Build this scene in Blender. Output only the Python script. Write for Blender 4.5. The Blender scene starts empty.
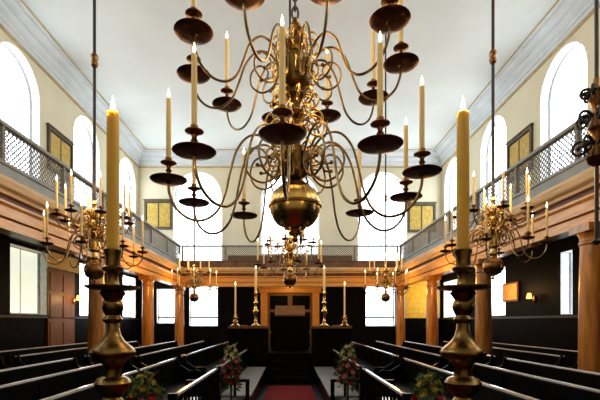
import bpy, math, random
from math import sin, cos, pi, radians
from mathutils import Vector, Matrix
random.seed(7)
scene = bpy.context.scene
COL = scene.collection
H = 1.7            # eye height: "Z" below means height above the eye, z = Z + H
F = 418.0          # focal length in pixels of a 600 px wide frame
ORD = ['first', 'second', 'third', 'fourth', 'fifth', 'sixth', 'seventh', 'eighth', 'ninth', 'tenth']

# ------------------------------------------------------------------ materials
def new_mat(name):
    m = bpy.data.materials.new(name); m.use_nodes = True
    nt = m.node_tree
    return m, nt, nt.nodes['Principled BSDF']

def mat(name, col, rough=.5, metal=0.0, col2=None, scale=6.0, stretch=(1, 1, 1), bump=0.0, spec=None, coat=0.0, detail=4, sharp=(.35, .65)):
    m, nt, b = new_mat(name)
    b.inputs['Roughness'].default_value = rough
    b.inputs['Metallic'].default_value = metal
    if spec is not None: b.inputs['Specular IOR Level'].default_value = spec
    if coat: b.inputs['Coat Weight'].default_value = coat; b.inputs['Coat Roughness'].default_value = .1
    tc = nt.nodes.new('ShaderNodeTexCoord'); mp = nt.nodes.new('ShaderNodeMapping')
    mp.inputs['Scale'].default_value = stretch
    nz = nt.nodes.new('ShaderNodeTexNoise'); nz.inputs['Scale'].default_value = scale; nz.inputs['Detail'].default_value = detail
    nt.links.new(tc.outputs['Object'], mp.inputs['Vector']); nt.links.new(mp.outputs['Vector'], nz.inputs['Vector'])
    rp = nt.nodes.new('ShaderNodeValToRGB')
    c2 = col2 or tuple(c * .8 for c in col)
    rp.color_ramp.elements[0].position = sharp[0]; rp.color_ramp.elements[1].position = sharp[1]
    rp.color_ramp.elements[0].color = (*c2, 1); rp.color_ramp.elements[1].color = (*col, 1)
    nt.links.new(nz.outputs['Fac'], rp.inputs['Fac']); nt.links.new(rp.outputs['Color'], b.inputs['Base Color'])
    if bump:
        bp = nt.nodes.new('ShaderNodeBump'); bp.inputs['Strength'].default_value = bump; bp.inputs['Distance'].default_value = .01
        nt.links.new(nz.outputs['Fac'], bp.inputs['Height']); nt.links.new(bp.outputs['Normal'], b.inputs['Normal'])
    return m

def emit(name, col, strength, sample=True):
    m, nt, b = new_mat(name)
    b.inputs['Base Color'].default_value = (*col, 1)
    b.inputs['Emission Color'].default_value = (*col, 1); b.inputs['Emission Strength'].default_value = strength
    if not sample: m.cycles.emission_sampling = 'NONE'
    return m

def wax(name, col, trans=.4):
    m, nt, b = new_mat(name)
    b.inputs['Base Color'].default_value = (*col, 1); b.inputs['Roughness'].default_value = .45
    t = nt.nodes.new('ShaderNodeBsdfTranslucent'); t.inputs['Color'].default_value = (*col, 1)
    mx = nt.nodes.new('ShaderNodeMixShader'); mx.inputs[0].default_value = trans
    out = nt.nodes['Material Output']
    nt.links.new(b.outputs[0], mx.inputs[1]); nt.links.new(t.outputs[0], mx.inputs[2]); nt.links.new(mx.outputs[0], out.inputs['Surface'])
    return m

M = {}
M['ceiling'] = mat('plaster_ceiling', (.745, .765, .735), .9, col2=(.70, .72, .70), scale=.6)
M['wall'] = mat('plaster_wall', (.76, .69, .52), .9, col2=(.71, .64, .47), scale=.8)
M['reveal'] = mat('white_reveal', (.82, .82, .80), .8)
M['cornice'] = mat('cornice_plaster', (.72, .75, .76), .8, col2=(.66, .69, .71), scale=2)
M['gilt'] = mat('cornice_gilt_line', (.62, .47, .26), .6)
M['brass'] = mat('polished_brass', (.78, .56, .23), .26, 1.0, col2=(.56, .36, .12), scale=9)
M['brass_dark'] = mat('tarnished_brass', (.34, .19, .08), .32, 1.0, col2=(.19, .095, .045), scale=14)
M['brass_old'] = mat('aged_brass', (.34, .225, .085), .28, 1.0, col2=(.13, .08, .03), scale=16)
M['brass_arm'] = mat('brass_arm', (.36, .255, .125), .3, 1.0, col2=(.20, .13, .06), scale=9)
M['pan'] = mat('bronze_drip_pan', (.20, .10, .06), .38, .9, col2=(.10, .045, .03), scale=14)
M['iron'] = mat('dark_iron_rod', (.085, .075, .07), .4, .6)
M['wax'] = wax('cream_wax', (.92, .80, .50))
M['wax_big'] = wax('yellow_beeswax', (.80, .60, .17), .3)
_b = M['wax_big'].node_tree.nodes['Principled BSDF']
_b.inputs['Subsurface Weight'].default_value = 1.0; _b.inputs['Subsurface Radius'].default_value = (.06, .042, .016); _b.inputs['Subsurface Scale'].default_value = 1.0
M['wick'] = mat('black_wick', (.02, .015, .01), .9)
M['flame'] = emit('candle_flame', (1.0, .80, .42), 9.0, False)
M['pane'] = emit('bright_daylit_glass', (.84, .93, 1.0), 4.3)
M['pane_dim'] = emit('frosted_green_glass', (.80, .90, .80), .75)
M['bars'] = mat('painted_glazing_bar', (.55, .57, .60), .6)
M['oak'] = mat('orange_oak', (.66, .35, .10), .42, col2=(.50, .23, .05), scale=3, stretch=(6, .6, 8), coat=.2)
M['oak_pale'] = mat('pale_oak_cornice', (.66, .49, .30), .5, col2=(.50, .34, .18), scale=3, stretch=(6, .6, 8))
M['frieze_shadow'] = mat('frieze_painted_shadow', (.15, .045, .02), .5, col2=(.09, .025, .012), scale=4)  # dark red stands in for the shadow in the gap below the cornice
M['column'] = mat('marbled_oak_column', (.50, .22, .04), .35, col2=(.28, .11, .018), scale=2.2, stretch=(5, 5, .7), coat=.3)
M['greyrail'] = mat('grey_parapet_paint', (.30, .32, .31), .55, col2=(.24, .255, .25), scale=3)
M['parapet_brown'] = mat('brown_parapet', (.17, .095, .06), .5, col2=(.11, .06, .04), scale=3)
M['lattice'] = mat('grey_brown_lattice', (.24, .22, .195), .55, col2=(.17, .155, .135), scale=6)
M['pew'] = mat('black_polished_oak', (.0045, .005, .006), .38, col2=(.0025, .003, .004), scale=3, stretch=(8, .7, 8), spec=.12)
M['pewrail'] = mat('polished_rail_painted_highlight', (.72, .72, .74), .25, col2=(.52, .52, .55), scale=3, stretch=(8, .7, 8), coat=.6)  # pale colour paints the window highlights along the dark rail tops
M['dado'] = mat('dark_rail', (.05, .045, .045), .4)
M['seat'] = mat('seat_painted_reflection', (.36, .38, .41), .3, col2=(.25, .27, .29), scale=3, stretch=(8, .7, 8), coat=.3)  # pale grey paints window light reflected off the front-row seats
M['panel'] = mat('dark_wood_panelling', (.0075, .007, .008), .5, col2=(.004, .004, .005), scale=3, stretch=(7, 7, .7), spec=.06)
M['brownwood'] = mat('brown_door_wood', (.22, .105, .04), .45, col2=(.14, .06, .022), scale=3, stretch=(7, 7, .7))
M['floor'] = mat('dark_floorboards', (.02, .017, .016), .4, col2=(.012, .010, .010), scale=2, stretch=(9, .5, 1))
M['carpet'] = mat('red_carpet_pile', (.20, .005, .011), .95, col2=(.12, .003, .006), scale=40)
M['board_gold'] = mat('gilded_board', (.62, .43, .10), .5, col2=(.48, .31, .06), scale=7)
M['board_frame'] = mat('dark_board_frame', (.13, .10, .055), .5)
M['stone'] = mat('grey_stone_sill', (.62, .64, .66), .7)
M['leaf'] = mat('green_leaf', (.07, .15, .035), .5, col2=(.03, .08, .02), scale=9)
M['rose_red'] = mat('red_petal', (.40, .02, .035), .6, col2=(.25, .01, .02), scale=20)
M['rose_pink'] = mat('pink_petal', (.58, .20, .22), .6, col2=(.45, .12, .15), scale=20)
M['rose_white'] = mat('cream_petal', (.72, .66, .44), .6, col2=(.6, .52, .28), scale=20)
M['shade'] = emit('glowing_lamp_shade', (1.0, .50, .14), 2.4)
M['desk'] = mat('matt_brown_desk', (.20, .10, .045), .95, spec=.1)
M['rose_yellow'] = mat('yellow_petal', (.50, .42, .10), .6, col2=(.36, .30, .06), scale=20)
M['tan'] = mat('tan_leather_panel', (.85, .48, .17), .6)

# ------------------------------------------------------------------ mesh builder
class MB:
    def __init__(s): s.v = []; s.f = []
    def add(s, vs, fs):
        o = len(s.v); s.v += [tuple(p) for p in vs]; s.f += [tuple(i + o for i in f) for f in fs]; return s
    def box(s, x0, x1, y0, y1, z0, z1):
        x0, x1 = min(x0, x1), max(x0, x1); y0, y1 = min(y0, y1), max(y0, y1); z0, z1 = min(z0, z1), max(z0, z1)
        return s.add([(x0, y0, z0), (x1, y0, z0), (x1, y1, z0), (x0, y1, z0), (x0, y0, z1), (x1, y0, z1), (x1, y1, z1), (x0, y1, z1)],
                     [(0, 3, 2, 1), (4, 5, 6, 7), (0, 1, 5, 4), (1, 2, 6, 5), (2, 3, 7, 6), (3, 0, 4, 7)])
    def lathe(s, prof, c=(0, 0, 0), n=20):
        vs = []; fs = []
        for r, z in prof:
            for k in range(n):
                a = 2 * pi * k / n; vs.append((c[0] + r * cos(a), c[1] + r * sin(a), c[2] + z))
        for i in range(len(prof) - 1):
            for k in range(n):
                k2 = (k + 1) % n; fs.append((i * n + k, i * n + k2, (i + 1) * n + k2, (i + 1) * n + k))
        if prof[0][0] > 1e-4: fs.append(tuple(reversed(range(n))))
        if prof[-1][0] > 1e-4: fs.append(tuple(range((len(prof) - 1) * n, len(prof) * n)))
        return s.add(vs, fs)
    def tube(s, pts, rad, n=8, closed=False):
        pts = [Vector(p) for p in pts]; m = len(pts)
        rads = rad if isinstance(rad, (list, tuple)) else [rad] * m
        vs = []; fs = []; prev = None
        for i, p in enumerate(pts):
            if closed: t = (pts[(i + 1) % m] - pts[i - 1])
            else: t = pts[min(i + 1, m - 1)] - pts[max(i - 1, 0)]
            t.normalize()
            if prev is None:
                a = Vector((0, 0, 1)) if abs(t.z) < .9 else Vector((1, 0, 0))
                u = t.cross(a).normalized()
            else:
                u = (prev - t * prev.dot(t)).normalized()
            w = t.cross(u); prev = u
            for k in range(n):
                a = 2 * pi * k / n; vs.append(p + (u * cos(a) + w * sin(a)) * rads[i])
        for i in range(m if closed else m - 1):
            j = (i + 1) % m
            for k in range(n):
                k2 = (k + 1) % n; fs.append((i * n + k, i * n + k2, j * n + k2, j * n + k))
        if not closed: fs.append(tuple(reversed(range(n)))); fs.append(tuple(range((m - 1) * n, m * n)))
        return s.add(vs, fs)
    def extrude(s, poly, fn, a, b):
        """poly: 2-D outline; fn(u, v, t) -> point; swept from t=a to t=b"""
        n = len(poly)
        vs = [fn(u, v, a) for u, v in poly] + [fn(u, v, b) for u, v in poly]
        fs = [(i, (i + 1) % n, n + (i + 1) % n, n + i) for i in range(n)] + [tuple(reversed(range(n))), tuple(range(n, 2 * n))]
        return s.add(vs, fs)
    def mesh(s, name, m, smooth=True):
        me = bpy.data.meshes.new(name); me.from_pydata(s.v, [], s.f); me.update()
        import bmesh
        bm = bmesh.new(); bm.from_mesh(me); bmesh.ops.recalc_face_normals(bm, faces=bm.faces); bm.to_mesh(me); bm.free()
        me.materials.append(m)
        if smooth:
            for p in me.polygons: p.use_smooth = True
            me.set_sharp_from_angle(angle=radians(38))
        return me
    def build(s, name, m, parent=None, smooth=True):
        return link(name, s.mesh(name, m, smooth), parent)

def link(name, me, parent=None):
    o = bpy.data.objects.new(name, me); COL.objects.link(o)
    if parent is not None: o.parent = parent
    return o
def tag(o, label, cat, group=None, kind=None):
    o['label'] = label; o['category'] = cat
    if group: o['group'] = group
    if kind: o['kind'] = kind
    return o
def empty(name, loc=(0, 0, 0), rz=0.0):
    o = bpy.data.objects.new(name, None); COL.objects.link(o); o.location = loc; o.rotation_euler = (0, 0, rz)
    o.empty_display_size = .1
    return o
def struct(o): o['kind'] = 'structure'; return o
def copy_tree(o, parent=None):
    c = o.copy(); COL.objects.link(c)
    if parent is not None: c.parent = parent
    for ch in list(o.children): copy_tree(ch, c)
    return c
def catmull(P, k=6):
    P = [Vector((p[0], p[1])) for p in P]; out = []
    for i in range(len(P) - 1):
        p0 = P[max(i - 1, 0)]; p1 = P[i]; p2 = P[i + 1]; p3 = P[min(i + 2, len(P) - 1)]
        for j in range(k):
            t = j / k
            out.append(.5 * ((2 * p1) + (p2 - p0) * t + (2 * p0 - 5 * p1 + 4 * p2 - p3) * t * t + (3 * p1 - p0 - 3 * p2 + p3) * t ** 3))
    out.append(P[-1]); return out

# ------------------------------------------------------------------ room shell
XW, YB, Y0, ZC = 7.8, 21.5, -3.0, 8.65      # half width, far wall, near wall, ceiling above eye
ZF = 2.42                                    # gallery floor level above eye
def outline(w, v0, v1, arched, n=14):
    """opening outline about u=0, listed counter-clockwise from bottom left"""
    if not arched: return [(-w / 2, v0), (w / 2, v0), (w / 2, v1), (-w / 2, v1)]
    vs = v1 - w / 2
    return [(-w / 2, v0), (w / 2, v0)] + [(w / 2 * cos(pi * k / n), vs + w / 2 * sin(pi * k / n)) for k in range(n + 1)]
def wall_band(mb, rv, fn, u0, u1, v0, v1, ops, depth=.32):
    """wall sheet with openings (uc, w, vbot, vtop, arched); fn(u, v, out) -> point; rv gets the reveals"""
    cur = u0
    def quad(a, b, c, d): mb.add([fn(a, c, 0), fn(b, c, 0), fn(b, d, 0), fn(a, d, 0)], [(0, 1, 2, 3)])
    for uc, w, b, t, ar in sorted(ops):
        l, r = uc - w / 2, uc + w / 2
        quad(cur, l, v0, v1)
        if b > v0: quad(l, r, v0, b)
        if not ar: 
            if t < v1: quad(l, r, t, v1)
        else:
            pts = outline(w, b, t, True)[2:]
            for p, q in zip(pts, pts[1:]):
                mb.add([fn(uc + p[0], p[1], 0), fn(uc + q[0], q[1], 0), fn(uc + q[0], v1, 0), fn(uc + p[0], v1, 0)], [(0, 1, 2, 3)])
        o = outline(w, b, t, ar); n = len(o)
        for i in range(n):
            p, q = o[i], o[(i + 1) % n]
            rv.add([fn(uc + p[0], p[1], 0), fn(uc + q[0], q[1], 0), fn(uc + q[0], q[1], depth), fn(uc + p[0], p[1], depth)], [(0, 1, 2, 3)])
        cur = r
    quad(cur, u1, v0, v1)
NWIN = [0]
def make_window(fn, uc, w, b, t, ar, depth=.32, nb=3, mh=5, pane='pane'):
    NWIN[0] += 1
    e = struct(empty('window_%d' % NWIN[0], fn(uc, b, depth)))
    loc = Vector(fn(uc, b, depth))
    g = lambda u, v, out: tuple(Vector(fn(u, v, out)) - loc)
    o = outline(w, b, t, ar)
    pm = MB(); pm.add([g(uc + p[0], p[1], depth) for p in o], [tuple(range(len(o)))]); pm.build('pane', M[pane], e, False)
    fm = MB()
    # frame round the outline
    path = [g(uc + p[0] * (1 - .05 / w), p[1] if i > 1 else p[1] + .03, depth - .03) for i, p in enumerate(o)]
    fm.tube(path, .035, 4, closed=True); fm.build('window_frame', M['bars'], e, False)
    bm_ = MB()
    for k in range(1, nb):
        x = -w / 2 + w * k / nb
        top = t if not ar else (t - w / 2) + math.sqrt(max((w / 2) ** 2 - x * x, 0))
        bm_.tube([g(uc + x, b, depth - .02), g(uc + x, top, depth - .02)], .014, 4)
    for k in range(1, mh):
        v = b + (t - b) * k / mh
        hw = w / 2
        if ar and v > t - w / 2: hw = math.sqrt(max((w / 2) ** 2 - (v - (t - w / 2)) ** 2, 0))
        if hw > .05: bm_.tube([g(uc - hw, v, depth - .02), g(uc + hw, v, depth - .02)], .012, 4)
    bm_.build('glazing_bars', M['bars'], e, False)
    if not ar and b < 0: g0, g1 = g(uc - w / 2, .2, depth - .1), g(uc + w / 2, .28, depth - .02); MB().box(g0[0], g1[0], g0[1], g1[1], g0[2], g1[2]).build('cross_rail', M['panel'], e, False)
    return e

UPPER = [(-.3, 2.0), (3.8, 2.0), (7.9, 2.0), (12.0, 2.05), (16.1, 2.05), (20.1, 2.0)]
up = [(c, w, 3.0, 7.84, True) for c, w in UPPER]
low_left = [(c, w, .22, 2.2, False) for c, w in [(3.8, 2.2), (7.9, 2.2), (12.55, 1.8), (16.5, 2.0), (20.3, 1.6)]]
low_right = [(c, w, .22, 2.0, False) for c, w in [(4.0, .6), (11.8, .5), (16.0, 1.7), (20.3, 1.8)]]
for side, sx, low in (('left', -1, low_left), ('right', 1, low_right)):
    fn = lambda u, v, out, sx=sx: (sx * (XW + out), u, v + H)
    w = MB(); rv = MB()
    wall_band(w, rv, fn, Y0, YB, ZF, ZC, up)
    ow = struct(w.build('wall_' + side, M['wall'], None, False))
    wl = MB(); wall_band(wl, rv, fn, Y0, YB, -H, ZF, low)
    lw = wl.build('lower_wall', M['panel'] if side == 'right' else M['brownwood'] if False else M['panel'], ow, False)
    rv.build('window_reveal', M['reveal'], ow, False)
    for a in up + low: make_window(fn, *a, nb=4 if a[4] else 2, mh=5 if a[4] else 1, pane='pane_dim' if (sx == -1 and a in low and a[0] < 13) else 'pane')
# far wall
fnb = lambda u, v, out: (u, YB + out, v + H)
upb = [(-4.75, 2.5, 2.75, 7.72, True), (0, 3.0, 3.5, 7.72, True), (4.75, 2.5, 2.75, 7.72, True)]
w = MB(); rv = MB(); wall_band(w, rv, fnb, -XW, XW, ZF, ZC, upb)
wf = struct(w.build('wall_far', M['wall'], None, False))
lowb = [(-6.4, .9, -.05, 1.7, False), (-4.45, 1.45, -.2, 1.85, False), (4.65, 1.5, -.2, 1.85, False)]
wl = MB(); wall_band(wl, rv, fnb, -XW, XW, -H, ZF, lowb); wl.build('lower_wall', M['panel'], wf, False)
rv.build('window_reveal', M['reveal'], wf, False)
MB().box(-3.2, 3.2, YB - .05, YB, ZF + H, 3.42 + H).build('gallery_dado', M['brownwood'], wf, False)
for a in upb + lowb: make_window(fnb, *a, nb=4 if a[4] else 2, mh=6 if a[4] else 3)
M['yellow_lit_wall'] = mat('yellow_plaster_painted_lamplight', (.85, .58, .10), .85)  # yellow plaster with warm lamplight painted into its colour
MB().box(5.75, 7.7, YB - .03, YB, .2 + H, 2.3 + H).build('plaster_panel', M['yellow_lit_wall'], wf, False)
# wall behind the camera
struct(MB().box(-XW, XW, Y0 - .1, Y0, 0, ZC + H).build('wall_near', M['wall'], None, False))
struct(MB().box(-XW - .5, XW + .5, Y0 - .1, YB + .5, -.1, 0).build('floor', M['floor'], None, False))
struct(MB().box(-XW - .5, XW + .5, Y0 - .1, YB + .5, ZC + H, ZC + H + .1).build('ceiling', M['ceiling'], None, False))

# cornice: s = inward from wall, Z
prof = [(0, 8.0), (.06, 8.0), (.06, 8.1), (.12, 8.14), (.12, 8.22), (.22, 8.30), (.26, 8.36), (.26, 8.42), (.40, 8.48), (.46, 8.54), (.46, 8.6), (.56, 8.62), (.56, 8.648), (0, 8.648)]
for i, (fn, a, b) in enumerate([(lambda s, z, t: (-XW + s, t, z + H), Y0, YB), (lambda s, z, t: (XW - s, t, z + H), Y0, YB), (lambda s, z, t: (t, YB - s, z + H), -XW, XW)]):
    c = struct(MB().extrude(prof, fn, a, b).build('trim_%d' % (i + 1), M['cornice'], None, False))
    MB().extrude([(.0, 7.93), (.035, 7.93), (.05, 7.97), (.035, 8.0), (0, 8.0)], fn, a, b).build('gilt_line', M['gilt'], c, False)
    MB().extrude([(.56, 8.62), (.60, 8.62), (.60, 8.648), (.56, 8.648)], fn, a, b).build('gilt_line', M['gilt'], c, False)

# dado rail + skirting on the side walls
for i, sx in enumerate((-1, 1)):
    struct(MB().box(sx * (XW - .05), sx * XW, Y0, YB, .12 + H, .19 + H).build('trim_%d' % (i + 4), M['dado'], None, False))
    struct(MB().box(sx * (XW - .04), sx * XW, Y0, YB, 0, .2).build('baseboard_' + ('left', 'right')[i], M['panel'], None, False))

# ------------------------------------------------------------------ galleries
XG, YG = 5.0, 18.95
def gallery(name, fn, a, b, floor_box, par='greyrail'):
    e = struct(empty(name))
    ex = lambda nm, poly, m: MB().extrude(poly, fn, a, b).build(nm, m, e, False)
    ex('architrave', [(-.22, 1.60), (.10, 1.60), (.10, 1.77), (.03, 1.775), (.03, 1.80), (.13, 1.805), (.13, 1.98), (.18, 2.02), (.18, 2.06), (-.22, 2.06)], M['oak'])
    ex('frieze', [(-.2, 2.06), (.04, 2.06), (.04, 2.2), (-.2, 2.2)], M['frieze_shadow'])
    ex('cornice', [(-.2, 2.2), (.11, 2.2), (.13, 2.25), (.20, 2.29), (.22, 2.33), (.24, 2.40), (.24, 2.45), (-.2, 2.45)], M['oak_pale'])
    ex('parapet', [(-.1, 2.45), (.10, 2.45), (.10, 2.52), (.07, 2.54), (.07, 2.70), (.10, 2.72), (.10, 2.77), (-.1, 2.77)], M[par])
    MB().box(*floor_box).build('gallery_floor', M['panel'], e, False)
    return e
gallery('gallery_left', lambda s, z, t: (-XG + s, t, z + H), Y0, YG, (-XW, -XG + .1, Y0, YB, 2.3 + H, ZF + H))
gallery('gallery_right', lambda s, z, t: (XG - s, t, z + H), Y0, YG, (XG - .1, XW, Y0, YB, 2.3 + H, ZF + H))
gallery('gallery_far', lambda s, z, t: (t, YG - s, z + H), -XG, XG, (-XG + .1, XG - .1, YG, YB, 2.3 + H, ZF + H), 'parapet_brown')

# lattice railings: u along, v up
LH = .64
def lattice_mesh(L, sp=.105):
    mb = MB(); hw = .0088
    fl = []
    for sgn in (1, -1):
        k = -LH
        while k < L:
            # line u = k + v (sgn 1) or u = k + LH - v (sgn -1), clipped to 0..L
            v0, v1 = max(0, -k), min(LH, L - k)
            if v1 - v0 > .02:
                if sgn == 1: p, q = (k + v0, v0), (k + v1, v1)
                else: p, q = (k + v0, LH - v0), (k + v1, LH - v1)
                d = Vector((q[0] - p[0], q[1] - p[1])).normalized(); nrm = Vector((-d.y, d.x)) * hw
                y0, y1 = (0, .012) if sgn == 1 else (.012, .024)
                P = [(p[0] + nrm.x, p[1] + nrm.y), (p[0] - nrm.x, p[1] - nrm.y), (q[0] - nrm.x, q[1] - nrm.y), (q[0] + nrm.x, q[1] + nrm.y)]
                vs = [(a, y0, b) for a, b in P] + [(a, y1, b) for a, b in P]
                mb.add(vs, [(0, 1, 2, 3), (7, 6, 5, 4), (0, 4, 5, 1), (1, 5, 6, 2), (2, 6, 7, 3), (3, 7, 4, 0)])
            k += sp
    return mb.mesh('lattice_panel', M['lattice'], False)
PITCH = 1.95
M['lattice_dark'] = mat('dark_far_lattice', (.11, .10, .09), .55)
LM = lattice_mesh(PITCH - .07)
def railing(name, label, origin, rz, n):
    e = tag(empty(name, origin, rz), label, 'railing', 'gallery railings')
    for k in range(n):
        p = link('lattice_panel', LM, e); p.location = (k * PITCH + .035, -.012, .0)
    for k in range(n + 1):
        MB().box(k * PITCH - .035, k * PITCH + .035, -.04, .04, 0, LH + .02).build('post', M['lattice'], e, False)
    MB().extrude([(-.06, LH + .0), (.06, LH), (.07, LH + .03), (.05, LH + .07), (-.05, LH + .07), (-.07, LH + .03)], lambda u, v, t: (t, u, v), -.04, n * PITCH + .04).build('handrail', M['greyrail'], e, False)
    return e
n_side = 11
railing('gallery_railing', 'grey diagonal lattice railing along the left gallery', (-XG + .0, YG - n_side * PITCH, 2.77 + H), pi / 2, n_side)
railing('gallery_railing', 'grey diagonal lattice railing along the right gallery', (XG - .0, YG - n_side * PITCH, 2.77 + H), pi / 2, n_side)
nb = 5
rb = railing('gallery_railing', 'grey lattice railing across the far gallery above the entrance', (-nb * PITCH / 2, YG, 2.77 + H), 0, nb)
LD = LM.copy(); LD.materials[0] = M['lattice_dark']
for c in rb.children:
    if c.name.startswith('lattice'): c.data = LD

# columns
def column_tree():
    e = empty('column')
    MB().lathe([(.205, .22), (.21, .6), (.205, 1.6), (.185, 2.98)], n=24).build('shaft', M['column'], e)
    b = MB(); b.box(-.29, .29, -.29, .29, 0, .12); b.lathe([(.27, .12), (.285, .15), (.27, .185), (.23, .2), (.215, .235)], n=24); b.build('base', M['column'], e)
    c = MB(); c.lathe([(.185, 2.96), (.205, 2.98), (.205, 3.01), (.19, 3.03), (.19, 3.08), (.215, 3.15), (.225, 3.17)], n=24); c.box(-.24, .24, -.24, .24, 3.17, 1.6 + H); c.build('capital', M['column'], e)
    return e
cp = column_tree(); first = True
for sx, sn in ((-1, 'left'), (1, 'right')):
    for k, y in enumerate((2.95, 6.9, 10.8, 14.7, 18.9)):
        if y == 2.95 or (sx == -1 and y == 6.9): continue
        c = cp if first else copy_tree(cp); first = False
        c.location = (sx * 5.0, y, 0)
        nm = {6.9: 'nearest round orange column, cut by the right edge', 10.8: 'round orange oak column behind the %s foreground candlestick' % sn,
              14.7: 'middle round orange oak column under the %s gallery' % sn, 18.9: 'farthest round orange column where %s and far galleries meet' % sn}[y]
        tag(c, nm, 'column', 'gallery columns')

# ------------------------------------------------------------------ candles
def flame_mesh(s=1.0):
    return MB().lathe([(0, 0), (.006 * s, .006 * s), (.0095 * s, .018 * s), (.0085 * s, .032 * s), (.005 * s, .050 * s), (.0015 * s, .066 * s), (0, .072 * s)], n=10).mesh('flame', M['flame'])
WICK = MB().tube([(0, 0, 0), (.001, 0, .008), (.002, 0, .016)], .0012, 5).mesh('wick', M['wick'])
CANDLES = {}
def candle(key, L, R, wm, fs):
    prof = [(R, 0), (R, L * .5), (R * .97, L - .012), (R * .9, L - .003), (R * .8, L), (R * .55, L - .004), (0, L - .006)]
    o = MB().lathe(prof, n=14).build('candle', wm)
    fl = link('flame', flame_mesh(fs), o); fl.location = (0, 0, L + .004)
    wk = link('wick', WICK, o); wk.location = (0, 0, L - .006)
    CANDLES[key] = [o, False]
def put_candle(key, loc, label, group):
    o, used = CANDLES[key]
    c = copy_tree(o) if used else o
    CANDLES[key][1] = True
    c.location = loc; tag(c, label, 'candle', group)
    return c
candle('big', .44, .0185, M['wax'], 1.0)
candle('small', .35, .0140, M['wax'], 1.1)
candle('near', .625, .0275, M['wax_big'], 1.0)
candle('platform', .84, .026, M['wax'], 1.5)
candle('platform_short', .62, .035, M['wax'], 1.5)

# ------------------------------------------------------------------ chandeliers
LOW_ARM = [(.96, -.005), (.952, -.08), (.905, -.18), (.815, -.25), (.705, -.255), (.605, -.18), (.545, -.04), (.51, .12), (.46, .29), (.37, .405), (.26, .42), (.165, .34), (.13, .22), (.165, .11), (.26, .06), (.355, .10), (.40, .20), (.365, .30), (.28, .325), (.225, .265), (.245, .195), (.30, .195)]
UP_ARM = [(.82, -.005), (.813, -.075), (.77, -.175), (.685, -.24), (.585, -.24), (.50, -.17), (.445, -.04), (.39, .10), (.295, .185), (.19, .15), (.135, .035), (.165, -.09), (.26, -.145), (.345, -.09), (.35, .01), (.285, .07), (.22, .03), (.225, -.03), (.27, -.045)]
CURL = [(.04, 0), (.12, .07), (.20, .06), (.235, -.01), (.20, -.075), (.13, -.07), (.105, -.02), (.14, .02), (.175, -.005)]
def arm_mesh(path, sc, rad, name='arm', m='brass_arm'):
    pts = catmull(path, 5); n = len(pts)
    mb = MB(); mb.tube([(p.x * sc, 0, p.y * sc) for p in pts], [rad * (1.0 - .25 * i / n) for i in range(n)], 7)
    e = pts[-1]; ball = MB()
    mb.lathe([(0, -1.6 * rad), (1.1 * rad, -1.1 * rad), (1.6 * rad, 0), (1.1 * rad, 1.1 * rad), (0, 1.6 * rad)], (e.x * sc, 0, e.y * sc), 8)
    return mb.mesh(name, M[m])
def pan_mesh(r):
    return MB().lathe([(0, -.020), (r * .14, -.018), (r * .18, -.008), (r * .6, -.006), (r * .92, .002), (r, .012), (r * .985, .016), (r * .9, .008), (r * .6, .001), (0, .0)], n=22).mesh('drip_pan', M['pan'])
def socket_mesh(h, r):
    return MB().lathe([(r * .45, 0), (r * .5, .01), (r * .26, .02), (r * .22, h * .35), (r * .40, h * .45), (r * .24, h * .55), (r * .32, h * .66), (r * .6, h * .72), (r, h * .78), (r, h * .81), (r * .5, h * .83), (r * .42, h * .86), (r * .42, h), (0, h)], n=14).mesh('candle_socket', M['brass_dark'])
def tier(root, arm_me, pan_me, soc_me, n, ph, r, z, soc_h, nm='arm'):
    """arms with pan and socket as sub-parts; returns candle seats in root's frame"""
    seats = []
    for k in range(n):
        a = ph + 2 * pi * k / n
        o = link('arm', arm_me, root); o.location = (0, 0, z); o.rotation_euler = (0, 0, a)
        p = link('drip_pan', pan_me, o); p.location = (r, 0, .018)
        s = link('candle_socket', soc_me, o); s.location = (r, 0, .018)
        seats.append((r * cos(a), r * sin(a), z + .018 + soc_h))
    return seats
def px(x, y): return 290 + F * x / y
def light_candles(seats, loc, key, tname, cname, group):
    ss = sorted(seats, key=lambda s: px(loc[0] + s[0], loc[1] + s[1]))
    for i, s in enumerate(ss):
        n = len(ss)
        pos = 'leftmost' if i == 0 else 'rightmost' if i == n - 1 else ORD[i] + ' from left' if i < n / 2 else ORD[n - 1 - i] + ' from right'
        put_candle(key, (loc[0] + s[0], loc[1] + s[1], loc[2] + s[2] + .002), 'lit candle on %s tier of %s, %s' % (tname, cname, pos), group)

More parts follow.
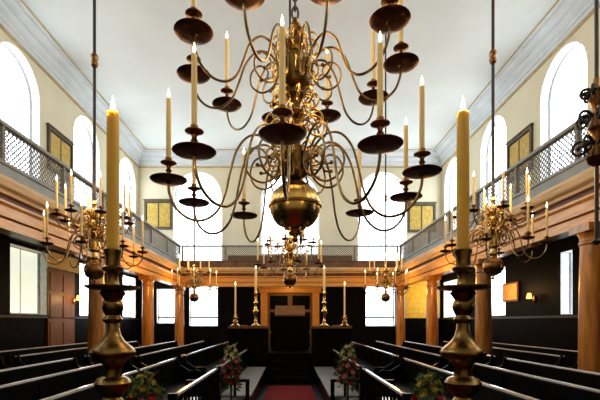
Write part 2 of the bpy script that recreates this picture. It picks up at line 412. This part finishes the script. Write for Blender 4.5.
# the big one: z = 0 at lower pan level
big = empty('chandelier', (.04, 3.3, H + 1.066))
tag(big, 'huge two-tier brass chandelier with scrolled arms hanging at the centre', 'chandelier')
MB().lathe([(0, -.44), (.018, -.43), (.026, -.415), (.014, -.40), (.02, -.39), (.05, -.375), (.055, -.36), (.03, -.345), (.045, -.335), (.085, -.33), (.09, -.318)], n=24).build('finial', M['brass'], big)
MB().lathe([(.09, -.318), (.14, -.295), (.175, -.255), (.196, -.205), (.202, -.150), (.196, -.095), (.172, -.045), (.135, -.01), (.095, .008)], n=36).build('globe', M['brass'], big)
MB().lathe([(.205, -.165), (.211, -.16), (.211, -.142), (.205, -.137)], n=36).build('globe_band', M['brass_dark'], big)
MB().lathe([(.095, .006), (.10, .02), (.06, .035), (.045, .06), (.085, .085), (.115, .105), (.12, .15), (.12, .27), (.115, .29), (.07, .305), (.045, .33), (.05, .36), (.09, .40), (.10, .44), (.08, .48), (.045, .505), (.04, .53), (.07, .56), (.075, .585), (.045, .61),
            (.04, .65), (.06, .69), (.085, .715), (.045, .74), (.05, .77), (.115, .79), (.125, .82), (.125, .99), (.115, 1.01), (.06, 1.03), (.045, 1.06), (.07, 1.09), (.085, 1.12), (.07, 1.15), (.04, 1.18), (.035, 1.22), (.055, 1.245), (.05, 1.27), (.025, 1.29), (.02, 1.33), (0, 1.335)], n=24).build('shaft', M['brass_old'], big)
ch = MB(); z = 1.37
while z < ZC - 1.066 - .02:
    k = int(round((z - 1.37) / .075))
    pts = [((.026 * cos(t)) if k % 2 == 0 else 0, 0 if k % 2 == 0 else .026 * cos(t), z + .052 * sin(t)) for t in [2 * pi * i / 10 for i in range(10)]]
    ch.tube(pts, .009, 5, closed=True); z += .075
ch.build('chain', M['iron'], big)
LA, UA = arm_mesh(LOW_ARM, 1, .0105), arm_mesh(UP_ARM, 1, .0098)
PB, SB = pan_mesh(.135), socket_mesh(.17, .058)
lo = tier(big, LA, PB, SB, 10, radians(-95), .96, -.045, .17)
hi = tier(big, UA, PB, SB, 10, radians(-113), .82, .90, .17)
CU, CD = arm_mesh(CURL, 1.0, .009, 'scroll_ornament', 'brass'), arm_mesh(CURL, .8, .008, 'scroll_ornament', 'brass')
for k in range(10):
    for me, z, off in ((CU, .50, 9), (CD, .68, 27), (CD, 1.12, 9), (CU, .23, 14), (CD, .9, 20)):
        o = link('scroll_ornament', me, big); o.location = (0, 0, z); o.rotation_euler = (0, 0, radians(36 * k + off))
light_candles(lo, big.location, 'big', 'lower', 'the huge central chandelier', 'candles on the central chandelier')
light_candles(hi, big.location, 'big', 'upper', 'the huge central chandelier', 'candles on the central chandelier')

# the smaller ones on rods
sm = empty('chandelier')
MB().lathe([(0, -.42), (.012, -.41), (.02, -.39), (.01, -.375), (.03, -.36), (.06, -.35)], n=16).build('finial', M['brass'], sm)
MB().lathe([(.06, -.35), (.10, -.325), (.125, -.28), (.132, -.235), (.125, -.19), (.095, -.145), (.055, -.125)], n=24).build('globe', M['brass_dark'], sm)
MB().lathe([(.055, -.125), (.03, -.10), (.05, -.07), (.035, -.04), (.03, 0), (.075, .03), (.08, .13), (.07, .16), (.03, .18), (.045, .22), (.06, .26), (.04, .30), (.07, .32), (.078, .40), (.06, .42), (.03, .44), (.045, .48), (.05, .52), (.03, .56), (.022, .62), (.035, .65), (.02, .69), (0, .70)], n=18).build('shaft', M['brass'], sm)
rod = MB(); rod.lathe([(.021, .68), (.021, ZC - .93)], n=8)
rod.build('rod', M['iron'], sm)
MB().lathe([(.022, 2.47), (.04, 2.49), (.05, 2.53), (.035, 2.57), (.05, 2.60), (.045, 2.64), (.022, 2.67)], n=12).build('knop', M['brass_dark'], sm)
SLA, SUA = arm_mesh(LOW_ARM, .64, .0088), arm_mesh(UP_ARM, .54, .0085)
SP, SS = pan_mesh(.075), socket_mesh(.085, .04)
slo = tier(sm, SLA, SP, SS, 8, radians(12), .96 * .64, 0, .085)
shi = tier(sm, SUA, SP, SS, 8, radians(34), .82 * .54, .42, .085)
SC = arm_mesh(CURL, .6, .007, 'scroll_ornament', 'brass')
for k in range(8):
    for z, a in ((.2, 34), (.34, 12), (.52, 20)):
        o = link('scroll_ornament', SC, sm); o.location = (0, 0, z); o.rotation_euler = (0, 0, radians(45 * k + a))
spots = [(-2.62, 5.6, 'the left near chandelier', 'brass rod-hung chandelier beside the left foreground candlestick'),
         (2.72, 5.6, 'the right near chandelier', 'brass rod-hung chandelier beside the right foreground candlestick'),
         (-2.7, 11.8, 'the left far chandelier', 'distant small brass chandelier on the left before the far gallery'),
         (2.7, 11.8, 'the right far chandelier', 'distant small brass chandelier on the right before the far gallery'),
         (0.0, 7.9, 'the chandelier below the central one', 'smaller brass chandelier on the aisle line, seen below the huge central one')]
for i, (x, y, cn, lb) in enumerate(spots):
    o = sm if i == 0 else copy_tree(sm)
    o.location = (x, y, H + (1.04 if i == 4 else .98 if i == 1 else .93)); o.rotation_euler = (0, 0, radians(7 * i) * 0)
    tag(o, lb, 'chandelier', 'smaller rod-hung chandeliers')
    light_candles(slo, o.location, 'small', 'lower', cn, 'candles on the smaller chandeliers')
    light_candles(shi, o.location, 'small', 'upper', cn, 'candles on the smaller chandeliers')

# ornate hanging lamp at the right edge
hl = tag(empty('hanging_lamp', (2.2, 3.0, H + 1.45)), 'dark openwork hanging lamp on a rod at the right edge', 'lamp')
MB().lathe([(.013, -.85), (.013, ZC - 1.452)], n=8).build('rod', M['iron'], hl)
MB().lathe([(0, -.90), (.02, -.89), (.03, -.87), (.013, -.85)], n=10).build('finial', M['iron'], hl)
MB().lathe([(.02, -.33), (.05, -.31), (.07, -.27), (.05, -.22), (.03, -.18), (.03, -.1), (.055, -.06), (.03, 0), (.03, .1), (.05, .14), (.025, .2), (.018, .3)], n=14).build('body', M['brass_dark'], hl)
for k in range(6):
    for z, s in ((-.18, .62), (.02, .55), (.2, .42)):
        o = link('scroll_ornament', arm_mesh(CURL, s, .011, 'scroll_ornament', 'iron'), hl); o.location = (0, 0, z); o.rotation_euler = (0, 0, radians(60 * k + 200 * z))

# ------------------------------------------------------------------ foreground candlesticks (y = 1.9)
def candlestick(x, label, side):
    e = tag(empty('candlestick', (x, 1.9, 0)), label, 'candlestick', 'tall foreground candlesticks')
    h = H
    MB().lathe([(.034, .16), (.026, .175), (.022, .21), (.028, .225), (.046, .235), (.048, .245), (.034, .255), (.033, .30), (.040, .315), (.040, .327), (.03, .328), (0, .322)], (0, 0, h), 22).build('candle_socket', M['brass_old'], e)
    MB().lathe([(.03, .138), (.05, .142), (.10, .148), (.118, .156), (.119, .162), (.1, .160), (.034, .158), (0, .158)], (0, 0, h), 32).build('drip_pan', M['brass_dark'], e)
    st = [(.05, -1.22), (.06, -1.19), (.035, -1.14), (.03, -1.08), (.045, -1.0), (.07, -.9), (.075, -.85), (.06, -.78), (.035, -.7), (.03, -.62), (.055, -.59), (.06, -.56), (.035, -.53), (.032, -.46), (.06, -.42), (.072, -.385), (.05, -.36), (.036, -.34), (.05, -.325), (.072, -.30), (.080, -.275), (.066, -.255), (.04, -.245), (.036, -.22), (.044, -.19), (.066, -.172), (.088, -.16), (.099, -.145), (.100, -.135),
          (.092, -.122), (.072, -.105), (.05, -.085), (.036, -.06), (.029, -.03), (.028, -.005), (.04, .0), (.043, .012), (.036, .022), (.032, .03), (.040, .045), (.047, .065), (.046, .085), (.036, .10), (.045, .115), (.056, .13), (.05, .14), (.03, .142)]
    MB().lathe(st, (0, 0, h), 32).build('stem', M['brass_old'], e)
    MB().lathe([(.20, 0), (.203, .03), (.20, .05), (.19, .08), (.2, .1), (.17, .14), (.12, .19), (.08, .27), (.06, .36), (.05, .42), (.05, H - 1.22)], n=32).build('base', M['brass_old'], e)
    put_candle('near', (x, 1.9, h + .329), 'thick tall yellow candle burning on the %s foreground candlestick' % side, 'thick foreground candles')
candlestick(-.805, 'tall turned brass candlestick in the left foreground, thick yellow candle', 'left')
candlestick(.786, 'tall turned brass candlestick in the right foreground, thick yellow candle', 'right')

# ------------------------------------------------------------------ pews
def pew(sx, X, ya, yb, label, opened, outward=False):
    L = yb - ya
    e = tag(empty('pew', (sx * X, (ya + yb) / 2, 0)), label, 'pew', 'dark pews in rows')
    s = sx if outward else -sx      # side the seat is on
    h = L / 2
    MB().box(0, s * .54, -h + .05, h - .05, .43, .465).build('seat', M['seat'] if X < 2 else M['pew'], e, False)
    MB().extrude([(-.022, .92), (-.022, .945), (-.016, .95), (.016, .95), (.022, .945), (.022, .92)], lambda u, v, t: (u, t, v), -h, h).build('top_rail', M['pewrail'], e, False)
    if opened:
        lr = .14 if outward else .43
        MB().box(-.025, .025, -h + .04, h - .04, lr, lr + .07).build('lower_rail', M['pew'], e, False)
        n = int(L / .17)
        bal = MB().lathe([(.016, lr + .07), (.02, lr + .10), (.024, .60), (.016, .68), (.013, .76), (.02, .85), (.016, .922)], n=8).mesh('baluster', M['pew'])
        for k in range(1, n):
            o = link('baluster', bal, e); o.location = (0, -h + L * k / n, 0)
    else:
        MB().box(-.02, .02, -h + .03, h - .03, .25, .92).build('backrest', M['pew'], e, False)
        fr = MB(); n = max(2, int(L / .9)); a, b = -h + .01, h - .01
        ys = []
        for k in range(n + 1):
            y = -h + .05 + (L - .1) * k / n; ys += [y - .04, y + .04]
        # one framed grille: stiles joined by a top and a bottom rail
        P = []; zs = [.47, .53, .85, .91]
        vs = [(s * xx, y, z) for xx in (.018, .035) for y in ys for z in zs]; m_ = len(ys) * 4; fs = []
        for c in range(len(ys) - 1):
            for q in range(3):
                if c % 2 == 1 and q == 1: continue
                A = [c * 4 + q, (c + 1) * 4 + q, (c + 1) * 4 + q + 1, c * 4 + q + 1]
                fs += [tuple(A), tuple(m_ + i for i in reversed(A))]
        ed = {}
        for f in fs[::2]:
            for u, v in zip(f, f[1:] + f[:1]): ed[frozenset((u, v))] = ed.get(frozenset((u, v)), []) + [(u, v)]
        for e_, l in ed.items():
            if len(l) == 1: u, v = l[0]; fs.append((v, u, u + m_, v + m_))
        used_ = sorted({i for f in fs for i in f}); ix = {v: k for k, v in enumerate(used_)}
        fr.add([vs[i] for i in used_], [tuple(ix[i] for i in f) for f in fs])
        fr.build('backrest_stiles', M['pew'], e, False)
    if opened:
        for y in (-h + .03, h - .03):
            end = MB(); end.box(-.045, .045, y - .03, y + .03, 0, .97)
            end.build('end_post', M['pew'], e, False)
            arm = MB(); arm.box(s * .045, s * .52, y - .035, y + .035, .70, .745); arm.box(s * .46, s * .52, y - .03, y + .03, 0, .70); arm.box(s * .26, s * .30, y - .02, y + .02, .465, .70)
            arm.build('arm_rest', M['pew'], e, False)
    else:
        for y in (-h + .03, h - .03):
            end = MB(); sh = [(-.05, 0), (.5, 0), (.5, .40), (.54, .47), (.53, .66), (.46, .70), (.30, .68), (.10, .80), (.05, .96), (-.05, .96)]
            end.extrude([(s * a, b) for a, b in sh], lambda u, v, t: (u, t, v), y - .025, y + .025); end.build('end_panel', M['pew'], e, False)
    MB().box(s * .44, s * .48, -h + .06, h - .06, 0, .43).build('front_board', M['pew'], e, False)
    return e
rows = [(1.2, 'front row beside the carpet'), (2.4, 'second row from the carpet'), (3.42, 'third row from the carpet'), (4.55, 'fourth row, next to the columns'), (6.1, 'fifth row behind the columns'), (7.5, 'last row against the side wall')]
for sx, sn in ((-1, 'left'), (1, 'right')):
    for i, (X, rn) in enumerate(rows):
        secs = [(4.25, 6.94, 'near'), (6.96, 11.6, 'far')] if i == 0 else [(2.6, 8.8, 'near'), (9.3, 16.6, 'far')]
        for ya, yb, wn in secs:
            pew(sx, X, ya, yb, 'dark polished %s pew, %s section, %s' % (sn, wn, rn), i == 0, i == 0 and wn == 'near')

# ------------------------------------------------------------------ carpet
tag(MB().box(-.58, .58, Y0 + .5, 11.1, 0, .014).build('carpet', M['carpet'], None, False), 'red carpet runner along the central aisle between the front pews', 'carpet')

# ------------------------------------------------------------------ reading platform
rp = tag(empty('reading_platform', (0, 11.7, 0)), 'dark wooden reading platform with steps at the end of the carpet', 'platform')
W2 = 1.68
MB().box(-W2, W2, .62, 3.4, 0, .78).build('deck', M['panel'], rp, False)
for sx in (-1, 1):
    b = MB(); b.box(sx * .64, sx * W2, 0, .62, 0, .78); b.build('deck_wing', M['panel'], rp, False)
    p = MB(); p.box(sx * .66, sx * W2, .02, .07, .78, 1.52)
    for k in range(3):
        x = .66 + (W2 - .66) * k / 2
        p.box(sx * (x - .04), sx * (x + .04), .0, .09, .78, 1.52)
    p.box(sx * .66, sx * W2, 0, .09, .78, .88); p.box(sx * .66, sx * W2, 0, .09, 1.42, 1.52)
    p.build('front_panel', M['panel'], rp, False)
    MB().box(sx * .60, sx * (W2 + .05), -.08, .2, 1.52, 1.59).build('ledge', M['brownwood'], rp, False)
    MB().box(sx * (W2 - .06), sx * W2, .07, 3.4, .78, 1.52).build('side_panel', M['panel'], rp, False)
    MB().box(sx * (W2 - .14), sx * (W2 + .05), .2, 3.4, 1.52, 1.59).build('side_ledge', M['brownwood'], rp, False)
    MB().box(sx * .60, sx * .72, -.06, .06, 0, 1.52).build('newel_post', M['pew'], rp, False)
for k in range(3):
    s = MB(); s.box(-.6, .6, -.3 + .3 * k, .62, .0 if k == 0 else .19 * k, .19 * (k + 1)); s.build('step', M['panel'], rp, False)
rd = tag(empty('reading_desk', (0, 13.2, .784)), 'brown sloped wooden reading desk on the dark platform', 'desk')
MB().box(-.55, .55, .1, .5, 0, 1.1).build('cabinet', M['panel'], rd, False)
MB().extrude([(-.0, 1.10), (.62, 1.42), (.62, 1.46), (0, 1.15)], lambda u, v, t: (t, u, v), -.48, .48)  .build('sloped_top', M['desk'], rd, False)
MB().box(-.62, .62, .52, .6, 0, 1.1).build('back_board', M['panel'], rd, False)
def pcandlestick(x, y, hh, key, label, clabel):
    e = tag(empty('candlestick', (x, y, 1.59)), label, 'candlestick', 'candlesticks on the reading platform')
    q = hh
    MB().lathe([(.13, 0), (.135, .02), (.10, .04), (.06, .07), (.035, .10), (.05, .13), (.035, .16), (.035, q * .3), (.075, q * .36), (.085, q * .42), (.04, q * .5), (.035, q * .6), (.07, q * .66), (.035, q * .72), (.032, q - .10), (.05, q - .07), (.04, q - .05), (.045, q - .01), (.04, q), (0, q)], n=18).build('stem', M['brass'], e)
    MB().lathe([(.03, 0), (.11, .008), (.12, .022), (.1, .018), (0, .014)], (0, 0, q - .09), 18).build('drip_pan', M['brass'], e)
    put_candle(key, (x, y, 1.59 + q), clabel, 'candles on the reading platform')
for sx, sn in ((-1, 'left'), (1, 'right')):
    pcandlestick(sx * 1.53, 11.72, .30, 'platform', 'short brass candlestick at the outer %s corner of the reading platform' % sn, 'long white candle at the outer %s corner of the reading platform' % sn)
    pcandlestick(sx * .96, 11.74, .98, 'platform_short', 'tall brass candlestick %s of the reading platform steps' % sn, 'candle on the tall brass candlestick %s of the reading platform steps' % sn)

# ------------------------------------------------------------------ far entrance door + side doors
d1 = struct(empty('door_1', (0, YB, 0)))
MB().box(-1.15, 1.15, -.06, 0, 0, 3.2).build('door_leaf', M['brownwood'], d1, False)
lf = MB()
for sx in (-1, 1):
    for z0, z1 in ((.2, 1.1), (1.25, 2.2), (2.35, 3.05)):
        lf.box(sx * .12, sx * 1.02, -.085, -.06, z0, z1)
lf.build('door_panels', M['panel'], d1, False)
sr = MB()
for sx in (-1, 1): sr.box(sx * 1.15, sx * 1.5, -.16, 0, 0, 3.25)
sr.box(-1.6, 1.6, -.2, 0, 3.2, 3.42); sr.box(-1.7, 1.7, -.28, 0, 3.42, 3.52); sr.extrude([(-1.7, 3.52), (1.7, 3.52), (1.3, 3.66), (.6, 3.76), (0, 3.79), (-.6, 3.76), (-1.3, 3.66)], lambda u, v, t: (u, t, v), -.26, 0)
sr.build('door_surround', M['oak'], d1, False)
d2 = struct(empty('door_2', (-XW, 14.3, 0)))
MB().box(0, .05, -.9, .75, .3, 3.45).build('door_leaf', M['brownwood'], d2, False)
pnl = MB()
for y0, y1 in ((-.8, -.12), (-.02, .65)):
    for z0, z1 in ((.5, 1.7), (1.85, 2.6), (2.72, 3.3)): pnl.box(.05, .07, y0, y1, z0, z1)
pnl.build('door_panels', M['brownwood'], d2, False)
tb = tag(empty('wall_panel', (XW - .02, 14.7, H + 1.05)), 'tan leather panel on the dark wall under the right gallery', 'panel')
MB().box(-.04, 0, -.52, .52, -.33, .33).build('backing', M['brownwood'], tb, False)
MB().box(-.06, -.04, -.46, .46, -.27, .27).build('tan_face', M['tan'], tb, False)
def sconce(loc, rz, label):
    e = tag(empty('wall_lamp', loc, rz), label, 'lamp', 'wall lamps under the galleries')
    MB().lathe([(0, -.12), (.03, -.11), (.05, -.04), (.05, .04), (.03, .11), (0, .12)], (0, .02, 0), 12).build('back_plate', M['brass'], e)
    MB().tube([(0, .02, -.04), (0, .10, -.08), (0, .17, -.06), (0, .19, .02)], .012, 8).build('bracket', M['brass'], e)
    MB().lathe([(.065, .02), (.085, .03), (.06, .18), (.045, .2)], (0, .19, 0), 14).build('lamp_shade', M['shade'], e)
MB().box(-XW, -XW + .02, 13.46, 15.45, 1.78 + H, 2.3 + H).build('plaster_panel', M['wall'], bpy.data.objects['wall_left'], False)
sconce((-XW + .07, 14.9, H + .75), -pi / 2, 'small glowing wall lamp on the brown door under the left gallery')
sconce((XW, 13.3, H + .72), pi / 2, 'small glowing wall lamp beside the tan panel under the right gallery')

# ------------------------------------------------------------------ framed boards
def board(loc, rz, w, h, label):
    e = tag(empty('wall_board', loc, rz), label, 'board', 'framed boards on the upper walls')
    fr = MB(); t = .1
    fr.box(-w / 2, w / 2, 0, .08, 0, t); fr.box(-w / 2, w / 2, 0, .08, h - t, h)
    fr.box(-w / 2, -w / 2 + t, 0, .08, t, h - t); fr.box(w / 2 - t, w / 2, 0, .08, t, h - t); fr.box(-w / 2 - .04, w / 2 + .04, 0, .1, h, h + .05)
    fr.build('frame', M['board_frame'], e, False)
    MB().box(-w / 2 + t, w / 2 - t, 0, .03, t, h - t).build('backing', M['board_frame'], e, False)
    for s in (-1, 1):
        a, b = s * .04, s * (w / 2 - t - .04)
        MB().box(a, b, .03, .045, t + .05, h - t - .05).build('gilded_panel', M['board_gold'], e, False)
board((-XW, 14.15, H + 4.92), -pi / 2, 1.5, 1.4, 'dark framed gilded board on left wall between two arched windows')
board((XW, 14.15, H + 4.92), pi / 2, 1.5, 1.4, 'dark framed gilded board on right wall between two arched windows')
board((-6.75, YB, H + 4.75), pi, 1.45, 1.5, 'dark framed gilded board on far wall near the left corner')
board((6.75, YB, H + 4.6), pi, 1.45, 1.5, 'dark framed gilded board on far wall near the right corner')

# ------------------------------------------------------------------ flower arrangements
def blossom(r, m):
    mb = MB()
    mb.lathe([(0, -.5 * r), (.4 * r, -.4 * r), (.55 * r, 0), (.4 * r, .4 * r), (.1 * r, .5 * r), (0, .5 * r)], n=8)
    for ring, (n, tilt, rr) in enumerate(((5, .5, .75), (6, .05, 1.0))):
        for k in range(n):
            a = 2 * pi * k / n + ring * .4
            c, s = cos(a), sin(a); z0 = -.35 * r
            P = [(.2 * r, -.22 * r), (.2 * r, .22 * r), (.75 * rr * r, .45 * r), (1.05 * rr * r, 0), (.75 * rr * r, -.45 * r)]
            Z = [z0, z0, .25 * r + tilt * r, .45 * r + tilt * .7 * r, .25 * r + tilt * r]
            mb.add([(u * c - v * s, u * s + v * c, zz) for (u, v), zz in zip(P, Z)], [(0, 1, 2, 3, 4)])
    return mb.mesh('rose', m)
ROSES = {k: blossom(.042, M[k]) for k in ('rose_red', 'rose_pink', 'rose_white', 'rose_yellow')}
def flowers(x, y, label, top='rose_white', z0=.35, zh=.95, rs=1.0):
    e = tag(empty('flower_arrangement', (x, y, 0)), label, 'flowers', 'flower arrangements by the pew ends')
    MB().lathe([(.10, 0), (.105, .015), (.05, .03), (.018, .06), (.015, z0 + .05), (.03, z0 + .09), (.06, z0 + .13), (.065, z0 + .17), (.055, z0 + .19), (0, z0 + .17)], n=16).build('stand', M['iron'], e)
    lf = MB()
    for i in range(150):
        t = random.random(); z = z0 + zh * .97 * t; R = .07 + .12 * rs * sin(pi * min(1, t * .9 + .15))
        a = random.uniform(0, 2 * pi); r = R * random.uniform(.2, 1)
        c = Vector((r * cos(a), r * sin(a), z)); d = Vector((cos(a), sin(a), random.uniform(-.8, .8))).normalized()
        s = d.cross(Vector((random.uniform(-1, 1), random.uniform(-1, 1), random.uniform(-1, 1)))).normalized() * .022
        l = random.uniform(.06, .11); up_ = Vector((0, 0, .012))
        lf.add([c, c + d * l * .45 + s + up_, c + d * l, c + d * l * .45 - s + up_], [(0, 1, 2, 3)])
    lf.tube([(0, 0, z0 + .15), (.01, 0, z0 + zh * .6), (0, .01, z0 + zh * .92)], .012, 6)
    o = lf.build('foliage', M['leaf'], e, False); o['kind'] = 'stuff'
    for i in range(30):
        t = (i + .5) / 30; z = z0 + .06 + (zh - .1) * t; R = .05 + .10 * rs * sin(pi * min(1, t * .85 + .18))
        a = i * 2.399; c = top if t > .62 else random.choice(('rose_red', 'rose_red', 'rose_pink'))
        o = link('rose', ROSES[c], e); o.location = (R * cos(a), R * sin(a), z)
        o.rotation_euler = (0, radians(70 if t < .9 else 15), a)
flowers(-.95, 6.74, 'red and cream rose arrangement at the arm of the left aisle pew', 'rose_white', .62, .74, .75)
flowers(.93, 6.74, 'red and cream rose arrangement at the arm of the right aisle pew', 'rose_white', .62, .74, .75)
flowers(-1.36, 3.92, 'yellow and red rose arrangement at near end of left front pew', 'rose_yellow', .62, .62, .85)
flowers(1.3, 3.92, 'yellow and red rose arrangement at near end of right front pew', 'rose_yellow', .62, .62, .85)

# ------------------------------------------------------------------ light
def lamp(kind, name, loc, energy, col, size=.3, rot=(0, 0, 0), sy=None):
    l = bpy.data.lights.new(name, kind); l.energy = energy; l.color = col
    if kind == 'AREA':
        l.size = size
        if sy: l.shape = 'RECTANGLE'; l.size_y = sy
    else: l.shadow_soft_size = size
    o = bpy.data.objects.new(name, l); COL.objects.link(o); o.location = loc; o.rotation_euler = rot
    return o
for x, y, cn, lb in spots:
    lamp('POINT', 'candle_glow', (x, y, H + 1.9), 45, (1, .62, .28), .35)
lamp('POINT', 'candle_glow', (.04, 3.3, H + 2.0), 45, (1, .65, .32), .4)
for x in (-.805, .786): lamp('POINT', 'candle_glow', (x, 1.9, H + .995), 9.0, (1, .7, .35), .012)
for sx in (-1, 1):      # added warm fill lights without fixtures, tinting the gallery fronts
    for y in (13.0, 16.8): lamp('POINT', 'gallery_fill', (sx * 4.2, y, H + 1.25), 85, (1, .50, .10), .15)
    lamp('POINT', 'under_gallery_fill', (sx * 6.6, 20.0, H + 1.6), 60, (1, .62, .16), .15)  # added fill without a fixture, warming the far wall under the gallery
lamp('POINT', 'panel_lamp', (XW - .7, 14.4, H + 1.1), 26, (1, .6, .25), .05)
lamp('POINT', 'panel_lamp', (-XW + .6, 14.7, H + .8), 14, (1, .6, .25), .05)
lamp('POINT', 'ceiling_warm_fill', (4.6, 4.0, H + 6.9), 160, (1, .62, .25), .3)  # added fill with no fixture, warms the right side of the ceiling
lamp('POINT', 'entrance_fill', (0, 19.6, H + 2.0), 60, (1, .62, .22), .2)  # added fill with no fixture, warms the entrance surround

w = bpy.data.worlds.new('world'); scene.world = w; w.use_nodes = True
w.node_tree.nodes['Background'].inputs[0].default_value = (.8, .88, 1, 1); w.node_tree.nodes['Background'].inputs[1].default_value = .3

cam = bpy.data.cameras.new('camera'); co = bpy.data.objects.new('camera', cam); COL.objects.link(co)
co.location = (0, 0, H); co.rotation_euler = (pi / 2, 0, 0)
cam.sensor_fit = 'HORIZONTAL'; cam.sensor_width = 36; cam.lens = 36 * F / 600
cam.shift_x = 10 / 600; cam.shift_y = 122 / 600
cam.clip_start = .05; cam.clip_end = 100
scene.camera = co
scene.view_settings.view_transform = 'Standard'
scene.view_settings.look = 'Medium High Contrast'
scene.view_settings.exposure = -0.14
scene.cycles.use_denoising = True
